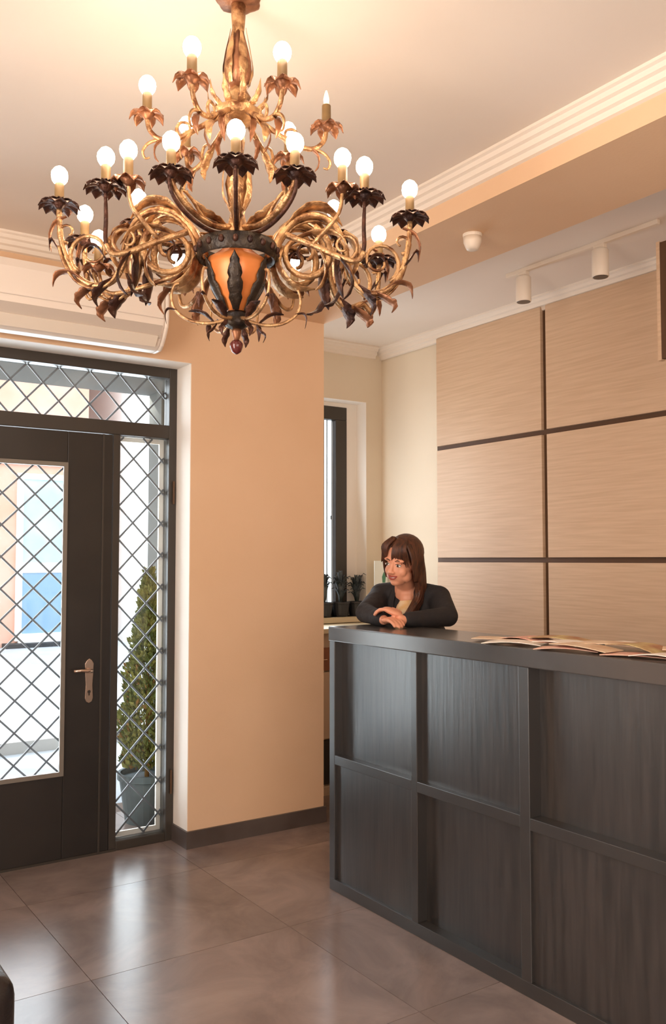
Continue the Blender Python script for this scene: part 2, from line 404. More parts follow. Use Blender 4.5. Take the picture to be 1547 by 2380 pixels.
# leaf
GX0, GX1, GZ0, GZ1 = 0.885, 1.362, 0.408, 1.925
lf = MB()
lf.box(DX0, GX0, YD-.008, YD+.045, .012, 2.08); lf.box(GX1, DX1, YD-.008, YD+.045, .012, 2.08)
lf.box(GX0, GX1, YD-.008, YD+.045, GZ1, 2.08); lf.box(GX0, GX1, YD-.008, YD+.045, .012, GZ0)
door = obj('door_1', lf, 'door_dark', None, bevel=.003); tag(door, 'dark brown entrance door with diamond latticed glass', None, None, 'structure')
bead(door, GX0, GX1, GZ0, GZ1, YD-.008, .021)
pane(door, GX0+.01, GX1-.01, GZ0+.01, GZ1-.01, YD+.015); lattice(door, GX0+.003, GX1-.003, GZ0+.003, GZ1-.003, YD+.034, .154, .152, 1.141, 1.842)
obj('threshold', B(-.314, 1.634, YD-.005, YD+.075, -.004, .012), 'frame_dark', fro)
st = MB(); st.box(DX1-.055, DX1-.045, YD-.012, YD-.008, .012, 2.08)
obj('edge_strip', st, 'frame_dark', door)
l2 = MB(); MX = 2*.658
l2.box(MX-DX1, MX-GX1, YD-.008, YD+.045, .012, 2.08); l2.box(MX-GX0, MX-DX0, YD-.008, YD+.045, .012, 2.08)
l2.box(MX-GX1, MX-GX0, YD-.008, YD+.045, GZ1, 2.08); l2.box(MX-GX1, MX-GX0, YD-.008, YD+.045, .012, GZ0)
door2 = obj('door_2', l2, 'door_dark', None, bevel=.003); tag(door2, 'second leaf of the dark entrance door, fixed shut', None, None, 'structure')
bead(door2, MX-GX1, MX-GX0, GZ0, GZ1, YD-.008, .026)
pane(door2, MX-GX1+.01, MX-GX0-.01, GZ0+.01, GZ1-.01, YD+.015); lattice(door2, MX-GX1+.003, MX-GX0-.003, GZ0+.003, GZ1-.003, YD+.034, .154, .152, 1.141-8*.154, 1.842)
hp = MB()
pl = [(-.020,-.095),(-.014,-.110),(0,-.118),(.014,-.110),(.020,-.095),(.017,-.03),(.020,.02),(.022,.075),(.012,.092),(0,.100),(-.012,.092),(-.022,.075),(-.020,.02),(-.017,-.03)]
hp.prism([(1.483+u, .862+v) for u, v in pl], 'y', YD-.016, YD-.008)
obj('handle_plate', hp, 'chrome_warm', door, bevel=.002)
lv = MB(); lv.tube([(1.483, YD-.01, .905),(1.483, YD-.05, .905)], .009, 10)
lv.tube([(1.486, YD-.052, .905),(1.46, YD-.054, .906),(1.43, YD-.054, .910),(1.395, YD-.050, .908)], [.010,.009,.008,.009], 10)
obj('door_handle', lv, 'chrome_warm', door, smooth=True)
kh = MB(); kh.tube([(1.483, YD-.0175, .80),(1.483, YD-.008, .80)], .008, 12); kh.box(1.480,1.486,YD-.0178,YD-.015,.782,.80)
obj('keyhole', kh, 'cabinet_dark', door)

# ------------------------------------------------------------------ alcove window
wf = MB(); y0, y1 = YN+.10, YN+.16
wf.box(NX0, NX0+.06, y0, y1, NZ0, NZ1-.003); wf.box(3.478, 3.571, y0, y1, NZ0, NZ1-.125)
wf.box(NX0, 3.571, y0, y1, NZ1-.125, NZ1-.033); wf.box(NX0, 3.571, y0, y1, NZ0, NZ0+.06)
wi = obj('window_2', wf, 'frame_dark', None, bevel=.003); tag(wi, 'narrow dark framed window of the alcove', None, None, 'structure')
fill = MB(); fill.box(3.571, NX1-.003, y0+.01, y1, NZ0, NZ1-.003); fill.box(NX0, 3.571, y0+.01, y1, NZ1-.033, NZ1-.003)
obj('window_jamb', fill, 'reveal_white', wi)
obj('glass_pane', B(NX0+.05, 3.49, y0+.03, y0+.034, NZ0+.05, NZ1-.1), 'pane_glass', wi)
gr = MB()
for x in (3.425, 3.452): gr.tube([(x, y0+.075, NZ0),(x, y0+.075, NZ1-.05)], .0045, 6)
obj('mullion', gr, 'lattice_iron', wi)
sill = struct('trim_9', B(2.78, 3.79, YN-.06, YN+.10, NZ0-.035, NZ0), 'sill_stone', 'stone sill below the alcove window')
# back cabinet under the window
cab = thing('back_cabinet', 'beige and brown low cabinet under the alcove window behind the desk', 'cabinet', (3.27, 4.79, 0))
obj('cabinet_body', MB().box(-.49,.51,-.19,.16,.0,.05).box(-.49,.51,-.15,.16,.05,.99), 'cabinet_beige', cab)
obj('countertop', B(-.50,.52,-.21,.165,.99,1.02), 'sill_stone', cab, bevel=.003)
for x0, x1 in ((-.48,-.003),(.003,.50)):
    d = obj('drawer', B(x0,x1,-.175,-.15,.76,.90), 'cabinet_brown', cab, bevel=.002)
    h = MB(); xm=(x0+x1)/2; h.tube([(xm-.05,-.175,.83),(xm-.05,-.195,.83),(xm+.05,-.195,.83),(xm+.05,-.175,.83)], .004, 8); obj('handle', h, 'chrome_warm', d)
    obj('cabinet_door', B(x0,x1,-.175,-.15,.34,.75), 'cabinet_beige', cab, bevel=.002)
    obj('dark_shelf_front', B(x0,x1,-.165,-.15,.06,.33), 'cabinet_dark', cab)  # solid dark board, its colour stands in for the shade inside a shelf

# ------------------------------------------------------------------ reception desk
XC = 2.233; YE = 3.313
desk = thing('reception_desk', 'long dark wood reception desk with a grid of recessed panels', 'desk', (XC, YE, 0))
def dk(name, x0,x1,y0,y1,z0,z1,m,bev=.002,lab=None):
    o = obj(name, B(x0-XC,x1-XC,y0-YE,y1-YE,z0,z1), m, desk, bevel=bev)
    if lab: o['label'] = lab
    return o
YS = 0.45
dk('worktop', XC-.004, 2.56, YS, YE+.004, 1.086, 1.15, 'desk_top', .004)
sty = [(3.273, 3.313), (2.706, 2.741), (2.118, 2.164), (1.530, 1.576), (0.942, 0.988), (YS, YS+.04)]
for a, b in sty: dk('stile', XC, XC+.06, a, b, .05, 1.086, 'desk_frame')
dk('end_panel', XC+.06, 2.54, YE-.02, YE, 0.0, 1.086, 'desk_frame')
dk('end_panel', XC+.06, 2.54, YS, YS+.02, 0.0, 1.086, 'desk_frame')
dk('back_panel', 2.52, 2.54, YS+.02, YE-.02, 0.0, 1.086, 'desk_frame')
dk('bottom_rail', XC, XC+.06, YS, YE, 0.0, .05, 'desk_frame')
up = [.041, .027, .055, .03, .03]; lo = [.014, .048, .014, .03, .03]
for i in range(5):
    a, b = sty[i+1][1], sty[i][0]
    dk('middle_rail', XC, XC+.06, a, b, .547, .588, 'desk_frame')
    dk('panel', XC+up[i], XC+up[i]+.012, a, b, .588, 1.086, 'desk_dark', 0)
    dk('panel', XC+lo[i], XC+lo[i]+.012, a, b, .05, .547, 'desk_dark', 0)

# brochures on the desk
blabs = ['cream brochure lying nearest the receptionist on the desk', 'pink brochure on top of the spread near the receptionist', 'white folded leaflet on the desk top edge', 'olive printed flyer in the middle of the spread',
 'white leaflet tilted up on another brochure in the middle', 'pink leaflet half under the olive flyer', 'cream brochure at the front edge of the desk', 'white flyer near the back edge of the desk', 'folded cream leaflet standing slightly open mid spread',
 'olive leaflet to the right of the spread', 'pink flyer towards the right edge of the photo', 'white brochure towards the right edge at the front', 'cream leaflet at the far right of the desk', 'white leaflet at the far right near the back edge']
bm_ = ['paper_cream','paper_pink','paper_white','paper_olive','paper_white','paper_pink','paper_cream','paper_white','paper_cream','paper_olive','paper_pink','paper_white','paper_cream','paper_white']
bpos = [(2.36,2.36,.0,.3),(2.40,2.28,.006,-.2),(2.29,2.235,.004,.3),(2.44,2.15,.010,.1),(2.34,2.05,.016,-.3),(2.29,1.99,.003,.25),(2.30,1.93,.009,-.1),(2.49,1.93,.004,.4),(2.40,1.93,.020,.2),(2.40,1.79,.008,-.3),(2.33,1.75,.002,.15),(2.31,1.63,.006,-.25),(2.42,1.60,.012,.4),(2.47,1.50,.002,0)]
for k, (x, y, z, r) in enumerate(bpos):
    w2, h2 = .052, .105
    b = MB(); n = 6; cv = .008+.010*((k*37)%5)/5
    vs = []; 
    for i in range(n+1):
        u = i/n; zz = cv*sin(pi*u)*(1 if k % 2 else .5) + (cv if k % 3 == 0 else 0)*u
        for (xx) in (-w2, w2):
            vs.append((xx, -h2+2*h2*u, zz)); vs.append((xx, -h2+2*h2*u, zz+.0022))
    fs = []
    for i in range(n):
        a = i*4; c = a+4
        fs += [(a, a+2, c+2, c), (a+1, c+1, c+3, a+3), (a, c, c+1, a+1), (a+2, a+3, c+3, c+2)]
    fs += [(0,1,3,2), (n*4, n*4+2, n*4+3, n*4+1)]
    b.add(vs, fs)
    o = obj('brochure', b, bm_[k]); o.location = (x, y, 1.1505+z); o.rotation_euler = (0, 0, r+.2)
    tag(o, blabs[k], 'brochure', 'brochures spread on the reception desk')

# ------------------------------------------------------------------ air conditioner
ac = thing('air_conditioner', 'white split air conditioner mounted above the entrance door', 'air conditioner', (1.28, YW, 2.62))
pf = [(0,.155),(0,-.135),(-.06,-.150),(-.120,-.150),(-.150,-.130),(-.178,-.095),(-.205,-.050),(-.213,.0),(-.213,.10),(-.20,.140),(-.17,.155)]
a_ = MB(); a_.prism(pf, 'x', -.45, .425); obj('casing', a_, 'ac_plastic', ac, bevel=.006)
a_ = MB(); a_.prism([(u*1.006, v*1.006) for u, v in pf], 'x', .425, .449); obj('end_cap', a_, 'ac_plastic', ac, bevel=.01)
fp = MB(); fp.prism([(-.214,-.015),(-.219,-.012),(-.221,.0),(-.220,.11),(-.205,.15),(-.2,.145),(-.214,.1)], 'x', -.45, .415); obj('front_panel', fp, 'ac_plastic', ac, bevel=.002)
sl = MB(); sl.prism([(-.176,-.101),(-.180,-.100),(-.209,-.045),(-.205,-.044)], 'x', -.45, .415); obj('air_slot', sl, 'ac_slot', ac)
lo_ = MB(); lo_.prism([(-.150,-.138),(-.156,-.141),(-.192,-.094),(-.186,-.090)], 'x', -.44, .40); obj('louver', lo_, 'white_metal', ac, bevel=.001)

# ------------------------------------------------------------------ alcove ceiling fittings
sm = thing('smoke_detector', 'small white round fitting on the underside of the beam', 'smoke detector', (2.498, 2.651, ZS))
obj('base', MB().lathe([(.038,-.012),(.040,-.006),(.040,0)], 24), 'white_metal', sm, smooth=False)
obj('housing', MB().lathe([(.012,-.066),(.024,-.064),(.029,-.055),(.037,-.035),(.038,-.012)], 24), 'white_metal', sm, smooth=True)
tr = thing('track_light', 'thin white ceiling track with two cylinder spotlights over the desk', 'track light', (3.335, 2.85, ZC))
obj('rail', B(-.011,.011,-.49,.43,-.022,0), 'white_metal', tr, bevel=.002)
for y in (.315, -.172):
    s_ = obj('spot_body', MB().lathe([(.038,-.175),(.039,-.172),(.039,-.05),(.033,-.042)], 24, (0,y,0)), 'white_metal', tr)
    for p in s_.data.polygons: p.use_smooth = len(p.vertices) == 4
    obj('lens', MB().lathe([(.033,-.1765),(.036,-.174)], 24, (0,y,0)), 'lens_dark', s_)
    obj('adapter', B(-.014,.014,y-.03,y+.03,-.044,-.020), 'white_metal', tr, bevel=.003)
hb = thing('hanging_board', 'dark brown board hanging at the right edge above the desk', 'board', (3.30, 2.12, ZC))
obj('board', B(-.012,.012,-.20,.205,-.635,-.125), 'groove_brown', hb, bevel=.002)
for y in (-.16,.165): obj('hanger', MB().tube([(0,y,-.13),(0,y,0)], .003, 6), 'white_metal', hb)
obj('edge_trim', B(-.013,.013,.205,.222,-.64,-.12), 'panel_wood', hb)

# wall card
cd = thing('notice_card', 'small white card with a green mark standing on the cabinet behind the receptionist', 'card', (3.70, 4.86, 1.02))
obj('card_sheet', B(-.055,.055,-.003,.003,.20,.42), 'card_white', cd)
obj('card_stand', MB().tube([(0,.02,0),(0,.004,.30)], .004, 6).box(-.04,.04,-.03,.05,0,.008), 'white_metal', cd)
obj('card_emblem', MB().prism([(.012,.27),(.035,.27),(.04,.31),(.024,.345),(.008,.31)], 'y', -.0045, -.003), 'emblem_green', cd)

# ------------------------------------------------------------------ plants on the sill
random.seed(11)
def sill_plant(x, y, h, n, label):
    p = thing('potted_plant', label, 'plant', (x, y, NZ0), 0, 'dark plants in the alcove window')
    obj('pot', MB().lathe([(.045,0),(.05,.01),(.062,.085),(.066,.09),(.066,.10),(.058,.10),(.056,.085)], 18), 'pot_dark', p)
    lb = MB()
    for k in range(n):
        a = 2*pi*k/n+random.uniform(-.3,.3); l = h*random.uniform(.35,1.0); sp = random.uniform(.01,.05)
        d = Vector((cos(a), sin(a), 0)); side = Vector((-sin(a), cos(a), 0))
        pts = [d*.01+Vector((0,0,.09)), d*sp*.4+Vector((0,0,.09+l*.5)), d*sp*.9+Vector((0,0,.09+l*.85)), d*(sp*1.25+.01)+Vector((0,0,.09+l*.8))]
        lb.leaf(pts, random.uniform(.014,.022), 1, .3, .001, side, 8)
    obj('leaves', lb, 'leaf_dark', p)
sill_plant(3.325, YN+.02, .24, 34, 'dark leafy plant in a dark pot, nearest the beige pier')
sill_plant(3.462, YN+.02, .27, 38, 'dark leafy plant in a dark pot, middle one on the window sill')
sill_plant(3.598, YN+.02, .24, 34, 'dark leafy plant in a dark pot, beside the receptionist')

# ------------------------------------------------------------------ armchair (lower left corner)
ar = thing('armchair', 'black leather armchair at the lower left corner of the photo', 'armchair', (.05, 2.28, 0), 0)
def cush(name, x0,x1,y0,y1,z0,z1,bv,m='leather_black'):
    o = obj(name, B(x0,x1,y0,y1,z0,z1), m, ar); b = o.modifiers.new('b','BEVEL'); b.width = bv; b.segments = 5
    for p in o.data.polygons: p.use_smooth = True
    return o
cush('seat_base', -.30,.30,-.36,.34,.10,.34,.03); cush('seat_cushion', -.28,.28,-.38,.24,.34,.46,.05)
cush('backrest', -.34,.34,.24,.42,.20,.86,.06)
for sx in (-1,1): cush('armrest', *(sorted((sx*.30, sx*.46))), -.41,.40,.10,.61,.045)
for sx in (-.4,.4):
    for y in (-.34,.34): obj('leg', MB().lathe([(.016,0),(.024,.10)], 10, (sx,y,0)), 'cabinet_dark', ar)

# ------------------------------------------------------------------ chandelier
CX, CY = 1.084, 2.045
E2 = Vector((CX, CY, 0)).normalized(); E1 = Vector((E2.y, -E2.x, 0))
def ang(a):                                  # 0 = towards the lobby viewer's side, +90 = towards the desk
    v = E1*sin(radians(a)) - E2*cos(radians(a)); return atan2(v.y, v.x)
ch = thing('chandelier', 'large ornate gilt and bronze chandelier with many candle bulbs in tiers', 'chandelier', (CX, CY, 0))
def leaf_wob(n, amp): return lambda a, t: 1+amp*abs(cos(n*a/2))
obj('canopy', MB().lathe([(.012,2.932),(.03,2.934),(.050,2.938),(.058,2.942),(.06,ZC)], 28, wob=lambda a,t: 1+.06*cos(7*a)), 'copper_pink', ch, smooth=True)
st_ = MB().lathe([(.010,2.62),(.012,2.72),(.014,2.80),(.016,2.86),(.019,2.90),(.020,2.93)], 14)
obj('stem', st_, 'gilt', ch, smooth=True)
bell = MB().lathe([(.020,2.700),(.034,2.722),(.038,2.745),(.036,2.77),(.029,2.80),(.020,2.835),(.014,2.86)], 24, wob=lambda a,t: 1+.10*cos(6*a))
obj('bell', bell, 'copper_pink', ch, smooth=True)
for k in range(6):
    a = k*pi/3+.4; d = Vector((cos(a),sin(a),0)); sd = Vector((-sin(a),cos(a),0))
    o = obj('leaf', MB().leaf([d*.030+Vector((0,0,2.71)), d*.042+Vector((0,0,2.75)), d*.034+Vector((0,0,2.80)), d*.020+Vector((0,0,2.87))], .014, 3, .1, .002, sd), 'gilt', ch, smooth=True)
neck = MB().lathe([(.014,2.60),(.052,2.618),(.062,2.635),(.050,2.648),(.026,2.660),(.034,2.675),(.026,2.690),(.020,2.702)], 24, wob=lambda a,t: 1+.06*cos(8*a))
obj('upper_hub', neck, 'gilt', ch, smooth=True)
for k in range(10):
    a = k*pi/5; d = Vector((cos(a),sin(a),0)); sd = Vector((-sin(a),cos(a),0))
    obj('leaf', MB().leaf([d*.03+Vector((0,0,2.635)), d*.060+Vector((0,0,2.648)), d*.080+Vector((0,0,2.672)), d*.082+Vector((0,0,2.705))], .011, 3, .3, .002, sd), 'gilt', ch, smooth=True)
shaft = MB().lathe([(.030,2.285),(.036,2.31),(.026,2.33),(.018,2.36),(.024,2.40),(.030,2.44),(.022,2.48),(.014,2.52),(.018,2.56),(.014,2.60)], 18, wob=lambda a,t: 1+.10*cos(5*a+9*t))
obj('shaft', shaft, 'gilt', ch, smooth=True)
for k in range(5):
    a = k*2*pi/5+.2; d = Vector((cos(a),sin(a),0)); sd = Vector((-sin(a),cos(a),0))
    obj('leaf', MB().leaf([d*.020+Vector((0,0,2.37)), d*.040+Vector((0,0,2.41)), d*.040+Vector((0,0,2.46)), d*.030+Vector((0,0,2.52))], .016, 4, .2, .002, sd), 'gilt', ch, smooth=True)
band = MB(); n = 48
for i in range(n):
    pass
band.lathe([(.100,2.236),(.104,2.240),(.107,2.268),(.104,2.280),(.098,2.282),(.096,2.262),(.094,2.238),(.100,2.236)], n, caps=False)
bo = obj('band_ring', band, 'band_dark', ch, smooth=True)
st2 = MB()
for k in range(18):
    a = 2*pi*k/18; st2.ell((.107*cos(a), .107*sin(a), 2.26), (.008,.008,.010), None, 8, 6)
obj('band_stud', st2, 'bronze_dark', bo, smooth=True)
sp = MB()
for k in range(6):
    a = ang(30+60*k); sp.tube([(0,0,2.29),(.05*cos(a),.05*sin(a),2.285),(.100*cos(a),.100*sin(a),2.265)], .005, 6)
obj('spoke', sp, 'gilt', ch)
body = MB().lathe([(.022,2.095),(.030,2.112),(.046,2.135),(.064,2.165),(.075,2.195),(.078,2.218),(.074,2.236),(.060,2.245),(.040,2.262),(.030,2.285)], 32, wob=lambda a,t: 1+.04*abs(cos(3*a)))
obj('vase_body', body, 'amber_body', ch, smooth=True)
for k in range(6):
    a = ang(-4+60*k); d = Vector((cos(a),sin(a),0)); sd = Vector((-sin(a),cos(a),0))
    obj('vase_leaf', MB().leaf([d*.030+Vector((0,0,2.10)), d*.052+Vector((0,0,2.128)), d*.076+Vector((0,0,2.17)), d*.085+Vector((0,0,2.21)), d*.092+Vector((0,0,2.235))], .021, 5, .25, .003, sd, 15), 'band_dark', ch, smooth=True)
col_ = MB().lathe([(.010,2.052),(.020,2.056),(.030,2.062),(.032,2.076),(.026,2.082),(.030,2.090),(.026,2.098)], 20)
obj('collar', col_, 'band_dark', ch, smooth=True)
obj('drop_neck', MB().lathe([(.006,2.022),(.010,2.035),(.013,2.045),(.012,2.054)], 14), 'copper_pink', ch, smooth=True)
obj('finial', MB().lathe([(.003,1.987),(.012,1.993),(.017,2.006),(.018,2.014),(.012,2.022),(.005,2.026)], 18), 'finial_red', ch, smooth=True)
# shared candle meshes (origin at tray centre)
def petal_tray(r, np_, m, name, dr=.010):
    mb = MB()
    for k in range(np_):
        a = 2*pi*k/np_; d = Vector((cos(a),sin(a),0)); sd = Vector((-sin(a),cos(a),0))
        mb.leaf([d*.006+Vector((0,0,.002)), d*r*.45+Vector((0,0,.006)), d*r*.8+Vector((0,0,.0)), d*r+Vector((0,0,-dr))], r*(.36 if np_ > 6 else .46), 1.5, .35, .002, sd, 8)
    mb.lathe([(.006,-.014),(.012,-.006),(.020,.002),(.017,.008),(.013,.012)], 12)
    return mesh(name, mb, m, True)
tray_dark = petal_tray(.055, 11, 'bronze_dark', 'drip_tray'); tray_gilt = petal_tray(.046, 7, 'copper_pink', 'drip_tray', .014)
slv = mesh('candle_sleeve', MB().lathe([(.013,.008),(.014,.012),(.0125,.016),(.012,.058),(.010,.060)], 12), 'candle_sleeve', True)
bl = MB().lathe([(.008,.056),(.015,.060),(.0205,.068),(.0225,.079),(.021,.090),(.014,.100),(.004,.106)], 12)
blm = mesh('bulb', bl, 'bulb_lit', True); bld = mesh('bulb', MB().lathe([(.004,.056),(.007,.064),(.008,.076),(.005,.09),(.002,.10)], 10), 'bulb_dim', True)
def candle(arm, r, z, kind='dark', dim=False, off=0.0):
    loc = (r, off, z)
    for nm, me in (('drip_tray', tray_gilt if kind == 'gilt' else tray_dark), ('candle_sleeve', slv), ('bulb', bld if dim else blm)):
        o = bpy.data.objects.new(nm, me); COL.objects.link(o); o.parent = arm; o.location = loc
def spline(pts, k=5):
    P = [Vector(p) for p in pts]; out = []
    for i in range(len(P)-1):
        a = P[max(i-1,0)]; b = P[i]; c = P[i+1]; d = P[min(i+2,len(P)-1)]
        for j in range(k):
            t = j/k; out.append(.5*((2*b)+(c-a)*t+(2*a-5*b+4*c-d)*t*t+(3*b-a-3*c+d)*t**3))
    out.append(P[-1]); return out
def xz(l): return [(r, 0, z) for r, z in l]
def ctube(mb, l, r0, r1, n=8, flat=1.0):
    p = spline(xz(l) if len(l[0]) == 2 else l); k = len(p)
    mb.tube(p, [r0+(r1-r0)*i/(k-1) for i in range(k)], n, True, flat)
def arm_obj(name, mb, m, a):
    o = obj(name, mb, m, ch, True); o.rotation_euler = (0, 0, ang(a)); return o
def aleaf(arm, l, wd, m, lobes=4, y=0.0, name='leaf'):
    pts = [(r, y*i/(len(l)-1), z) for i, (r, z) in enumerate(l)]
    return obj(name, MB().leaf(spline(pts, 3), wd, lobes, .35, .002, Vector((0,1,0)), 12), m, arm, True)
# upper tier
for k, a in enumerate((-28, 27, -85, 88, -142, 142)):
    mb = MB()
    ctube(mb, [(.04,2.632),(.09,2.600),(.15,2.545),(.20,2.535),(.232,2.565),(.236,2.602)] if False else [(.04,2.628),(.09,2.594),(.15,2.556),(.198,2.545),(.228,2.566),(.236,2.600)], .008, .006)
    ctube(mb, [(.15,2.556),(.16,2.575),(.15,2.595),(.130,2.594),(.126,2.578),(.138,2.572)], .005, .003)
    ctube(mb, [(.205,2.545),(.232,2.532),(.246,2.510),(.240,2.492),(.228,2.494)], .005, .0025)
    A = arm_obj('upper_arm', mb, 'gilt', a)
    aleaf(A, [(.10,2.590),(.13,2.555),(.15,2.525),(.145,2.50)], .014, 'gilt')
    aleaf(A, [(.19,2.546),(.21,2.530),(.215,2.505),(.205,2.485)], .012, 'copper_pink')
    aleaf(A, [(.06,2.612),(.085,2.585),(.08,2.555),(.07,2.53)], .010, 'copper_pink')
    candle(A, .236, 2.607, 'gilt', a == 88)
# middle tier : plain bowed arms
for k, (a, r) in enumerate(((-44, .232), (-1, .243), (36, .238), (-124, .335), (126, .345), (180, .235))):
    mb = MB(); s_ = r/.24
    ctube(mb, [(.03,2.318),(.08,2.300),(.14,2.302),(.19,2.325),(.225,2.355),(.238,2.385)] if False else [(.03*s_,2.318),(.085*s_,2.306),(.145*s_,2.312),(.195*s_,2.332),(.228*s_,2.358),(.240*s_,2.385)], .010, .006)
    ctube(mb, [(.12*s_,2.306),(.14*s_,2.325),(.17*s_,2.350),(.20*s_,2.362),(.205*s_,2.345),(.195*s_,2.342)], .005, .003)
    A = arm_obj('middle_arm', mb, 'gilt', a)
    d2 = MB(); ctube(d2, [(.035*s_,2.300),(.09*s_,2.288),(.150*s_,2.294),(.205*s_,2.316),(.240*s_,2.348),(.246*s_,2.385)], .006, .005); obj('lower_strand', d2, 'bronze_dark', A, True)
    aleaf(A, [(.05,2.318),(.09,2.322),(.13,2.330),(.16,2.352)], .020 if k < 3 else .012, 'gilt')
    aleaf(A, [(.15*s_,2.312),(.19*s_,2.330),(.21*s_,2.350),(.205*s_,2.375)], .012, 'gilt')
    candle(A, r, 2.390, 'dark')
# big scroll arms
main = [(.095,2.262),(.118,2.318),(.160,2.362),(.215,2.376),(.262,2.352),(.290,2.300),(.300,2.240),(.325,2.190),(.370,2.172),(.415,2.190),(.448,2.232),(.466,2.285),(.474,2.335),(.476,2.378)]
def scroll(l, c, r0, r1, a0, a1, n=18): return [(c[0]+(r0+(r1-r0)*i/n)*cos(radians(a0+(a1-a0)*i/n)), c[1]+(r0+(r1-r0)*i/n)*sin(radians(a0+(a1-a0)*i/n))) for i in range(n+1)]
def big_arm(a, cz, extra=None, full=True):
    mb = MB(); k = len(main) if full else 9
    dz = cz-2.390
    m_ = [(r, z+(dz if r > .44 else 0)) for r, z in main]
    ctube(mb, m_, .0115, .0075)
    ctube(mb, [(r+.006, 0.012, z-.010) for r, z in m_[:12]], .005, .004)
    c1 = scroll(None, (.178,2.268), .082, .018, 70, -420, 24)
    mb.tube([(r, 0, z) for r, z in c1], [.011-.006*i/24 for i in range(25)], 8)
    c2 = scroll(None, (.388,2.262), .062, .014, -60, 360, 20)
    mb.tube([(r, 0, z) for r, z in c2], [.0065-.003*i/20 for i in range(21)], 8)
    c4 = scroll(None, (.452,2.318), .030, .008, -90, 250, 12)
    mb.tube([(r, 0, z) for r, z in c4], [.005-.002*i/12 for i in range(13)], 6)
    A = arm_obj('scroll_arm', mb, 'gilt', a)
    aleaf(A, [(.13,2.335),(.18,2.385),(.24,2.392),(.285,2.355)], .034, 'gilt', 5)
    aleaf(A, [(.10,2.262),(.112,2.205),(.155,2.168),(.21,2.176)], .032, 'gilt', 5)
    aleaf(A, [(.285,2.335),(.318,2.30),(.322,2.25),(.30,2.20)], .034, 'gilt', 4, .02)
    aleaf(A, [(.275,2.30),(.262,2.24),(.270,2.18),(.285,2.150)], .030, 'bronze_dark', 4, -.015)
    aleaf(A, [(.29,2.205),(.272,2.170),(.262,2.150),(.240,2.140)], .026, 'bronze_dark', 3, .03)
    aleaf(A, [(.325,2.190),(.355,2.160),(.370,2.140),(.366,2.115)], .030, 'bronze_dark', 4, .01)
    aleaf(A, [(.375,2.175),(.41,2.150),(.425,2.138),(.418,2.118)], .026, 'copper_pink', 4, -.02)
    aleaf(A, [(.40,2.180),(.44,2.205),(.475,2.20),(.486,2.17)], .020, 'copper_pink', 3, .01)
    aleaf(A, [(.44,2.230),(.475,2.270),(.495,2.30),(.500,2.27)], .013, 'bronze_dark', 3)
    aleaf(A, [(.455,2.36),(.485,2.345),(.500,2.31),(.498,2.27)], .012, 'copper_pink', 3, -.01)
    aleaf(A, [(.21,2.29),(.18,2.30),(.16,2.275),(.175,2.25)], .015, 'bronze_dark', 3, .01)
    aleaf(A, [(.35,2.245),(.37,2.275),(.395,2.28),(.41,2.26)], .014, 'bronze_dark', 3, .01)
    candle(A, .476, cz)
    return A
for a, cz in ((-98, 2.392), (96, 2.392), (-116, 2.345), (119, 2.33)):
    big_arm(a, cz)
for a, s_ in ((-79, -1), (76, 1)):            # upright candle branches beside the scrolls
    mb = MB()
    ctube(mb, [(.13,2.30),(.20,2.27),(.27,2.235),(.318,2.222),(.336,2.245)], .009, .007)
    c3 = scroll(None, (.285,2.262), .040, .010, -80, 300, 14)
    mb.tube([(r, 0, z) for r, z in c3], [.0055-.0025*i/14 for i in range(15)], 8)
    ctube(mb, [(.20,0,2.27),(.24,-s_*.02,2.30),(.275,-s_*.03,2.34),(.285,-s_*.035,2.395)], .006, .005)
    A = arm_obj('candle_branch', mb, 'gilt', a)
    d2 = MB(); ctube(d2, [(.330,2.232),(.337,2.26),(.336,2.31),(.338,2.385)], .006, .005); obj('branch_stem', d2, 'bronze_dark', A, True)
    aleaf(A, [(.16,2.29),(.22,2.30),(.27,2.29),(.30,2.25)], .020, 'gilt', 4)
    aleaf(A, [(.27,2.235),(.30,2.19),(.30,2.15),(.28,2.12)], .018, 'bronze_dark', 4)
    aleaf(A, [(.22,2.255),(.235,2.21),(.225,2.17),(.21,2.15)], .018, 'gilt', 4)
    candle(A, .338, 2.390); candle(A, .285, 2.400, 'gilt', False, -s_*.035)
for a, r, z in ((-112, .41, 2.255), (-149, .33, 2.25), (149, .33, 2.25)):   # low rear branches
    mb = MB(); ctube(mb, [(.09,2.262),(.17,2.215),(r-.08,2.18),(r-.02,2.19),(r,z-.005)], .008, .005)
    A = arm_obj('rear_branch', mb, 'gilt', a)
    aleaf(A, [(.15,2.22),(.20,2.17),(.22,2.14),(.21,2.11)], .018, 'copper_pink', 4)
    candle(A, r, z, 'gilt')
# tendrils under the bowl
for a in (-92, -30, 28, 95, 160, -155):
    mb = MB(); ctube(mb, [(.024,2.078),(.07,2.068),(.12,2.074),(.158,2.100),(.170,2.135),(.164,2.165),(.150,2.172)], .0055, .003)
    A = arm_obj('tendril', mb, 'gilt', a)
    aleaf(A, [(.06,2.072),(.08,2.088),(.10,2.098),(.125,2.10)], .016, 'bronze_dark', 3)
    aleaf(A, [(.05,2.070),(.06,2.052),(.075,2.040),(.07,2.022)], .010, 'bronze_dark', 3)
    aleaf(A, [(.155,2.100),(.176,2.105),(.185,2.09),(.182,2.065)], .008, 'bronze_dark', 2)

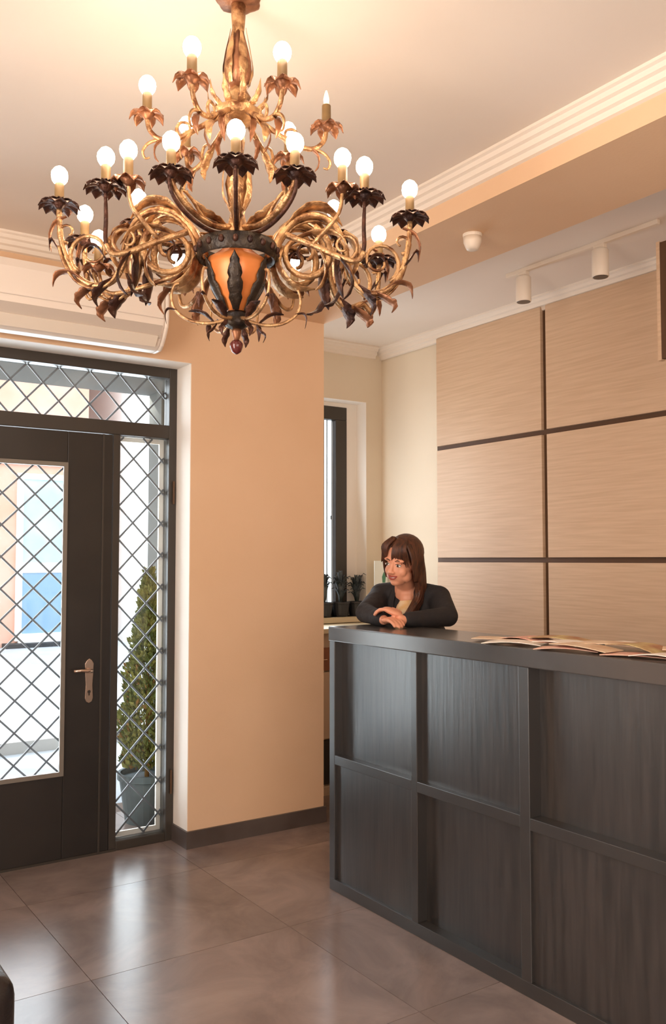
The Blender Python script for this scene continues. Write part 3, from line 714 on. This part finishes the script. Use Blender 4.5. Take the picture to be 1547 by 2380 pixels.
# ------------------------------------------------------------------ receptionist
def remeshed(name, mb, m, parent, vox=.006, smooth_it=4, dec=0):
    o = obj(name, mb, m, None, True)
    r = o.modifiers.new('r', 'REMESH'); r.mode = 'VOXEL'; r.voxel_size = vox; r.use_smooth_shade = True
    s_ = o.modifiers.new('s', 'SMOOTH'); s_.iterations = smooth_it; s_.factor = .5
    dg = bpy.context.evaluated_depsgraph_get(); me = bpy.data.meshes.new_from_object(o.evaluated_get(dg))
    o.modifiers.clear(); o.data = me; me.name = name
    for p in me.polygons: p.use_smooth = True
    if not me.materials: me.materials.append(M[m])
    if parent: o.parent = parent
    return o
PX, PY = 3.02, 3.50
per = thing('person', 'smiling woman with long brown hair in a black jacket leaning on the desk', 'person', (PX, PY, 0))
def W(x, y, z): return Vector((x-PX, y-PY, z))
SHR, SHL = W(2.700,3.545,1.262), W(2.825,3.250,1.255)       # her right (left in view) and left shoulder
NECK = W(2.735,3.385,1.325); HEAD = W(2.640,3.300,1.438)
PEL = W(3.00,3.50,.90); WAI = W(2.90,3.46,1.06); CHE = W(2.79,3.41,1.19)
ELR, ELL = W(2.485,3.385,1.198), W(2.735,3.085,1.188)
HDR, HDL = W(2.420,3.155,1.180), W(2.455,3.075,1.182)
BF = Vector((-.92,-.39,0)).normalized(); BL = Vector((.39,-.92,0)).normalized(); UP = Vector((0,0,1))
def frame(f, u):
    f = f.normalized(); l = u.cross(f).normalized(); u2 = f.cross(l); return Matrix((f, l, u2)).transposed()
HF = Vector((-.93,-.30,-.16)).normalized()
tilt = Matrix.Rotation(radians(-9), 3, HF)
HR = frame(HF, tilt @ UP)              # columns: forward, left, up
def H(f, l, u): return HEAD + HR @ Vector((f, l, u))
hd = MB()
hd.ell(H(-.012,0,.028), (.093,.074,.088), HR, 24, 16)         # cranium
hd.ell(H(.028,0,-.030), (.060,.056,.078), HR, 24, 16)         # face
hd.ell(H(.050,0,-.088), (.026,.026,.020), HR)                 # chin
for s_ in (-1,1):
    hd.ell(H(.052,s_*.033,-.035), (.024,.024,.026), HR)       # cheeks
    hd.ell(H(.020,s_*.048,-.062), (.034,.014,.026), HR)       # jaw
    hd.ell(H(.070,s_*.030,.020), (.014,.026,.009), HR)        # brow ridge
    hd.ell(H(-.008,s_*.075,-.012), (.018,.008,.030), HR)      # ears
hd.cap(H(.082,0,.008), H(.101,0,-.032), .008, .0105, 10)      # nose
for s_ in (-1,1): hd.ell(H(.092,s_*.011,-.036), (.010,.008,.007), HR)
hd.cap(H(-.02,0,-.06), NECK, .050, .052, 16)
hd.cap(NECK, CHE, .060, .09, 16)
hd.cap(CHE+BL*.06, CHE-BL*.06, .085, .085, 16); hd.cap(CHE, WAI, .105, .10, 16); hd.cap(WAI, PEL, .10, .12, 16)
hd.ell(CHE+BF*.052+BL*.012+Vector((0,0,.070)), (.066,.052,.060), frame(BF, UP), 18, 12)
hd.cap(SHR, SHL, .034, .034, 14)
hd.cap(NECK+Vector((0,0,-.03)), SHR, .036,.03,12); hd.cap(NECK+Vector((0,0,-.03)), SHL, .036,.03,12)
for sh, el, hn in ((SHR, ELR, HDR), (SHL, ELL, HDL)):
    hd.cap(sh, el, .040, .034, 12); hd.cap(el, hn, .033, .022, 12)
for s_ in (-1,1):
    hip = PEL+BL*s_*.09; kn = W(2.96,3.48,.48)+BL*s_*.09; an = W(3.02,3.50,.09)+BL*s_*.09
    hd.cap(hip, kn, .085, .055, 14); hd.cap(kn, an, .055, .038, 14); hd.cap(an+Vector((0,0,-.04)), an+BF*.15+Vector((0,0,-.055)), .035, .028, 10)
# hands: palm and five fingers each, folded over one another on the desk
def hand(wr, fd, pal_up, curl, thumb_side):
    fd = fd.normalized(); sd = pal_up.cross(fd).normalized()
    pc = wr+fd*.045; hd.ell(pc, (.048,.036,.015), frame(fd, pal_up), 14, 8)
    for i, (l, off) in enumerate(((.062,-.026),(.072,-.009),(.067,.009),(.052,.026))):
        b0 = wr+fd*.075+sd*off; b1 = b0+(fd*cos(curl*.5)-pal_up*sin(curl*.5))*l*.45; b2 = b1+(fd*cos(curl)-pal_up*sin(curl))*l*.32; b3 = b2+(fd*cos(curl*1.5)-pal_up*sin(curl*1.5))*l*.25
        hd.cap(b0, b1, .0088, .0082, 8); hd.cap(b1, b2, .0082, .0076, 8); hd.cap(b2, b3, .0076, .0068, 8)
    t0 = wr+fd*.02+sd*thumb_side*.028; t1 = t0+(fd*.6+sd*thumb_side*.7).normalized()*.035; t2 = t1+(fd*.95+sd*thumb_side*.1).normalized()*.028
    hd.cap(t0, t1, .012, .0095, 8); hd.cap(t1, t2, .0095, .008, 8)
hand(HDR, Vector((-.10,-.95,.05)), UP, .5, 1)
hand(HDL+Vector((0,0,.022)), Vector((-.35,.60,.25)), Vector((.1,-.2,1)), .8, -1)
remeshed('body', hd, 'skin', per, .0045, 3)
# face details
for s_ in (-1,1):
    e = obj('eye', MB().ell(H(.0775,s_*.030,-.001), (.010,.0135,.0075), HR, 14, 10), 'eye_white', per, True)
    obj('iris', MB().ell(H(.0865,s_*.030+.001,-.001), (.0025,.0055,.0055), HR, 12, 8), 'iris', e, True)
    eb = MB(); eb.tube([H(.083,s_*.014,.018), H(.085,s_*.028,.024), H(.076,s_*.046,.018)], [.002,.003,.0015], 6, True)
    obj('eyebrow', eb, 'hair', per, True)
    el_ = MB(); el_.tube([H(.086,s_*.017,.003), H(.0885,s_*.030,.0075), H(.080,s_*.044,.002)], [.0012,.0020,.0012], 6); obj('eyelash', el_, 'iris', e)
lp = MB(); up_ = [H(.080,-.026,-.052), H(.088,-.014,-.054), H(.092,0,-.056), H(.088,.014,-.054), H(.080,.026,-.052)]
lp.tube(up_, [.0015,.0035,.004,.0035,.0015], 8)
lo2 = [H(.080,-.026,-.053), H(.086,-.013,-.065), H(.088,0,-.068), H(.086,.013,-.065), H(.080,.026,-.053)]
lp.tube(lo2, [.0015,.0038,.0045,.0038,.0015], 8); obj('lips', lp, 'lip', per, True)
obj('teeth', MB().ell(H(.079,0,-.060), (.009,.018,.0055), HR, 14, 8), 'tooth', per, True)
# jacket
jk = MB()
jk.cap(CHE+BL*.075, CHE-BL*.075, .108, .108, 18); jk.cap(CHE, WAI, .128, .118, 18); jk.cap(WAI, PEL, .12, .135, 18)
jk.cap(SHR, SHL, .058, .058, 16); jk.cap(NECK+Vector((.025,.01,-.030)), SHR+Vector((0,0,.012)), .054,.058,14); jk.cap(NECK+Vector((.025,.01,-.030)), SHL+Vector((0,0,.012)), .054,.058,14)
for sh, el, hn in ((SHR, ELR, HDR), (SHL, ELL, HDL)):
    jk.cap(sh, el, .060, .048, 16); wr = el.lerp(hn, .88); jk.cap(el, wr, .047, .034, 16)
for s_ in (-1,1): jk.cap(PEL+BL*s_*.06, PEL+BL*s_*.07+Vector((0,0,-.10)), .115, .12, 16)
remeshed('jacket', jk, 'jacket_black', per, .009, 4)
# blouse : front strip between the lapels
bo_ = MB()
F2 = frame(BF, UP)
bo_.ell(CHE+BF*.064+BL*.016+Vector((0,0,-.012)), (.080,.070,.100), F2, 18, 12); bo_.ell(WAI+BF*.075+BL*.01, (.06,.05,.12), F2, 18, 12)
remeshed('blouse', bo_, 'blouse', per, .008, 3)
lap = MB()
for s_ in (-1,1):
    p0 = NECK+BF*.012+BL*s_*.058+Vector((0,0,-.005)); p1 = CHE+BF*.115+BL*(.012+s_*.070)+Vector((0,0,.045)); p2 = CHE+BF*.128+BL*(.012+s_*.050)+Vector((0,0,-.04)); p3 = CHE+BF*.125+BL*(.012+s_*.03)+Vector((0,0,-.10))
    lap.leaf(spline([p0,p1,p2,p3],4), .020, 1, .1, .004, BL, 14)
obj('lapel', lap, 'jacket_black', per, True)
tro = MB()
for s_ in (-1,1):
    hip = PEL+BL*s_*.09; kn = W(2.96,3.48,.48)+BL*s_*.09; an = W(3.02,3.50,.08)+BL*s_*.09
    tro.cap(hip, kn, .10, .072, 14); tro.cap(kn, an, .072, .060, 14)
remeshed('trousers', tro, 'trousers', per, .012, 3)
for s_ in (-1,1):
    an = W(3.02,3.50,.09)+BL*s_*.09
    sh_ = MB(); sh_.ell(an+BF*.06+Vector((0,0,-.052)), (.125,.044,.036), frame(BF, UP), 16, 10); obj('shoe', sh_, 'leather_black', per, True)
# hair
random.seed(5)
ha = MB()
ha.ell(H(-.026,0,.040), (.098,.086,.092), HR, 22, 14); ha.ell(H(-.060,0,-.02), (.060,.078,.085), HR, 18, 12)
def lock(pts, r): ha.tube(spline(pts, 4), [r*(1-.75*(i/((len(pts)-1)*4))**2) for i in range((len(pts)-1)*4+1)], 7, True, .6)
for k in range(26):                                     # fringe swept to her right
    t = k/25; l = -.062+.124*t
    if -.034 < l < -.004: continue
    jz = random.uniform(-.008,.012)
    lock([H(.030,l*.6,.118-.2*l*l), H(.072,l*1.0,.085), H(.086-abs(l)*.35,l*1.12,.045), H(.078-abs(l)*.50,l*1.32-.004,.024+jz-abs(l)*.55)], .0085)
for s_ in (-1, 1):
    for k in range(14):
        t = k/13
        lock([H(.045-.08*t, s_*.050, .100-.02*t), H(.040-.08*t, s_*.078, .040), H(.026-.075*t, s_*.083, -.035), H(.012-.06*t, s_*(.080), -.085-.01*t)], .011)
for k in range(44):                                     # long lengths falling in front of her left shoulder
    t = random.random(); q = random.random(); e = random.uniform(-.012,.012)
    a0 = H(-.02-.05*t, .058+.012*q, .03); a1 = H(-.025-.05*t+e, .070+.010*q, -.06)
    a2 = NECK+BL*(.075+.030*q)+BF*(.06-.06*t)+Vector((0,0,-.045)); a3 = a2+BF*(.055+.01*q)+Vector((0,0,-.08+e))-BL*.012; a4 = a3+BF*(.012+e)+Vector((0,0,-.05-.05*q))-BL*(.02+e)
    lock([a0,a1,a2,a3,a4], .0115)
for k in range(24):
    t = random.random()
    a0 = H(-.09, -.06+.12*t, .0); a1 = H(-.10, -.07+.14*t, -.07); a2 = NECK-BF*.085+BL*(-.06+.12*t)+Vector((0,0,-.06)); lock([a0,a1,a2,a2+Vector((0,0,-.10))-BF*.01], .013)
obj('hair', ha, 'hair', per, True)

# ------------------------------------------------------------------ outdoors
tag(struct('ground', MB().box(-12, 16, YW+.30, 30, -.10, -.03), 'pavement'), 'pale sunlit street paving outside the door', None, None, 'structure')
k_ = struct('kerb', B(-12, 16, 7.0, 7.15, -.03, .06), 'kerb_stone', 'stone kerb along the street')
can = thing('canopy', 'flat grey canopy slab on a square column outside the entrance', 'canopy', (2.1, 5.2, -.03))
obj('slab', B(-3.2, .55, -.70, .02, 2.505, 2.70), 'canopy_grey', can)
obj('column', B(.05,.24,-.18,.01,0,2.505), 'canopy_grey', can)
# conifer in a pot
con = thing('potted_conifer', 'tall narrow conifer in a grey pot outside the side light', 'conifer', (1.965, 4.74, -.03))
obj('pot', MB().lathe([(.10,0),(.115,.02),(.150,.26),(.162,.265),(.162,.30),(.145,.30),(.140,.27)], 24), 'pot_grey', con)
obj('soil', MB().lathe([(.02,.265),(.14,.265)], 20), 'soil', con)
obj('trunk', MB().tube([(0,0,.25),(0,0,1.3)], [.014,.004], 8), 'leaf_brown', con)
random.seed(3)
def foliage(name, n, m, z0, z1):
    mb = MB()
    for _ in range(n):
        t = random.random()**1.25; z = z0+(z1-z0)*t; tt = min(.999,(z-.30)/1.13)
        R_ = max(.012, .190*(1-tt)**.8*(.50+.50*min(1,tt*5))*(1+.12*sin(tt*31)+.08*sin(tt*53))); a = random.uniform(0,2*pi); r = R_*random.uniform(.45,1.05)
        c = Vector((r*cos(a), r*sin(a), z)); d = (Vector((cos(a),sin(a),0))*random.uniform(.3,.9)+Vector((0,0,random.uniform(.5,1.2)))+Vector((random.uniform(-.4,.4),random.uniform(-.4,.4),0))).normalized()
        s_ = d.orthogonal(); s_.rotate(Matrix.Rotation(random.uniform(0,6.28),3,d)); s_.normalize(); L = random.uniform(.022,.045); w_ = L*.28
        n2 = d.cross(s_)*.003
        mb.add([c, c+d*L*.45+s_*w_, c+d*L, c+d*L*.45-s_*w_, c+d*L*.45+n2], [(0,1,4),(1,2,4),(2,3,4),(3,0,4)])
    o = obj(name, mb, m, con); o['kind'] = 'stuff'; return o
foliage('foliage', 6500, 'leaf_conifer', .33, 1.41); foliage('dry_foliage', 500, 'leaf_brown', .33, .9)
# buildings across the street
def building(name, label, x0, x1, y0, h, m, wx, wz, mw='window_blue', shut=None, dep=5):
    b = thing(name, label, 'building', ((x0+x1)/2, y0, -.03)); hw = (x1-x0)/2
    obj('facade', B(-hw, hw, 0, dep, 0, h), m, b)
    obj('roof', MB().prism([(-.35,h),(dep/2,h+1.1),(dep+.35,h)], 'x', -hw-.3, hw+.3), 'roof_tile', b)
    obj('string_course', B(-hw,hw,-.06,0,3.1,3.22), 'facade_white', b)
    for z in wz:
        for x in wx:
            f_ = MB(); f_.box(x-.50,x-.42,-.05,.02,z,z+1.5); f_.box(x+.42,x+.50,-.05,.02,z,z+1.5); f_.box(x-.50,x+.50,-.05,.02,z+1.42,z+1.5); f_.box(x-.55,x+.55,-.09,.02,z-.06,z+.06); f_.box(x-.02,x+.02,-.04,.02,z+.06,z+1.42)
            wo = obj('window', f_, 'facade_white', b); obj('pane', B(x-.42,x+.42,-.02,.01,z+.06,z+1.42), mw, wo)
            if shut:
                for q in (-1,1): obj('shutter', B(*(sorted((x+q*.52,x+q*.92))), -.06,-.0,z,z+1.5), shut, wo)
    return b
b1 = building('town_house', 'pink rendered town house seen through the door glass', -2.0, 5.25, 15.5, 6.2, 'facade_pink', (-2.4,-.4,), (.9,4.0), shut='roof_tile')
sf = MB(); sf.box(2.40,2.50,-.06,.02,.10,2.95); sf.box(3.22,3.32,-.06,.02,.10,2.95); sf.box(2.50,3.22,-.06,.02,2.85,2.95); sf.box(2.50,3.22,-.06,.02,1.25,1.42); sf.box(2.45,3.27,-.10,.02,.06,.22)
so = obj('shop_window', sf, 'facade_white', b1); obj('pane', B(2.50,3.22,-.03,.0,1.42,2.85), 'pane_pale', so); obj('blue_panel', B(2.50,3.22,-.045,.0,.22,1.25), 'car_blue', so); obj('door_step', B(2.2,3.5,-.3,.0,-.0,.07), 'tyre', so)
b2 = building('town_house', 'white rendered house seen through the narrow side light', 5.95, 11.6, 15.5, 6.6, 'facade_white', (-1.2,.6,2.2), (.9,4.2))
building('town_house', 'cream house added out of view left of the entrance to block the sun', -8.4, -1.2, 5.6, 3.3, 'facade_cream', (-2.2,0,2.2), (1.0,), dep=3.2)  # unseen sun blocker, keeps direct sun off the door and lobby floor
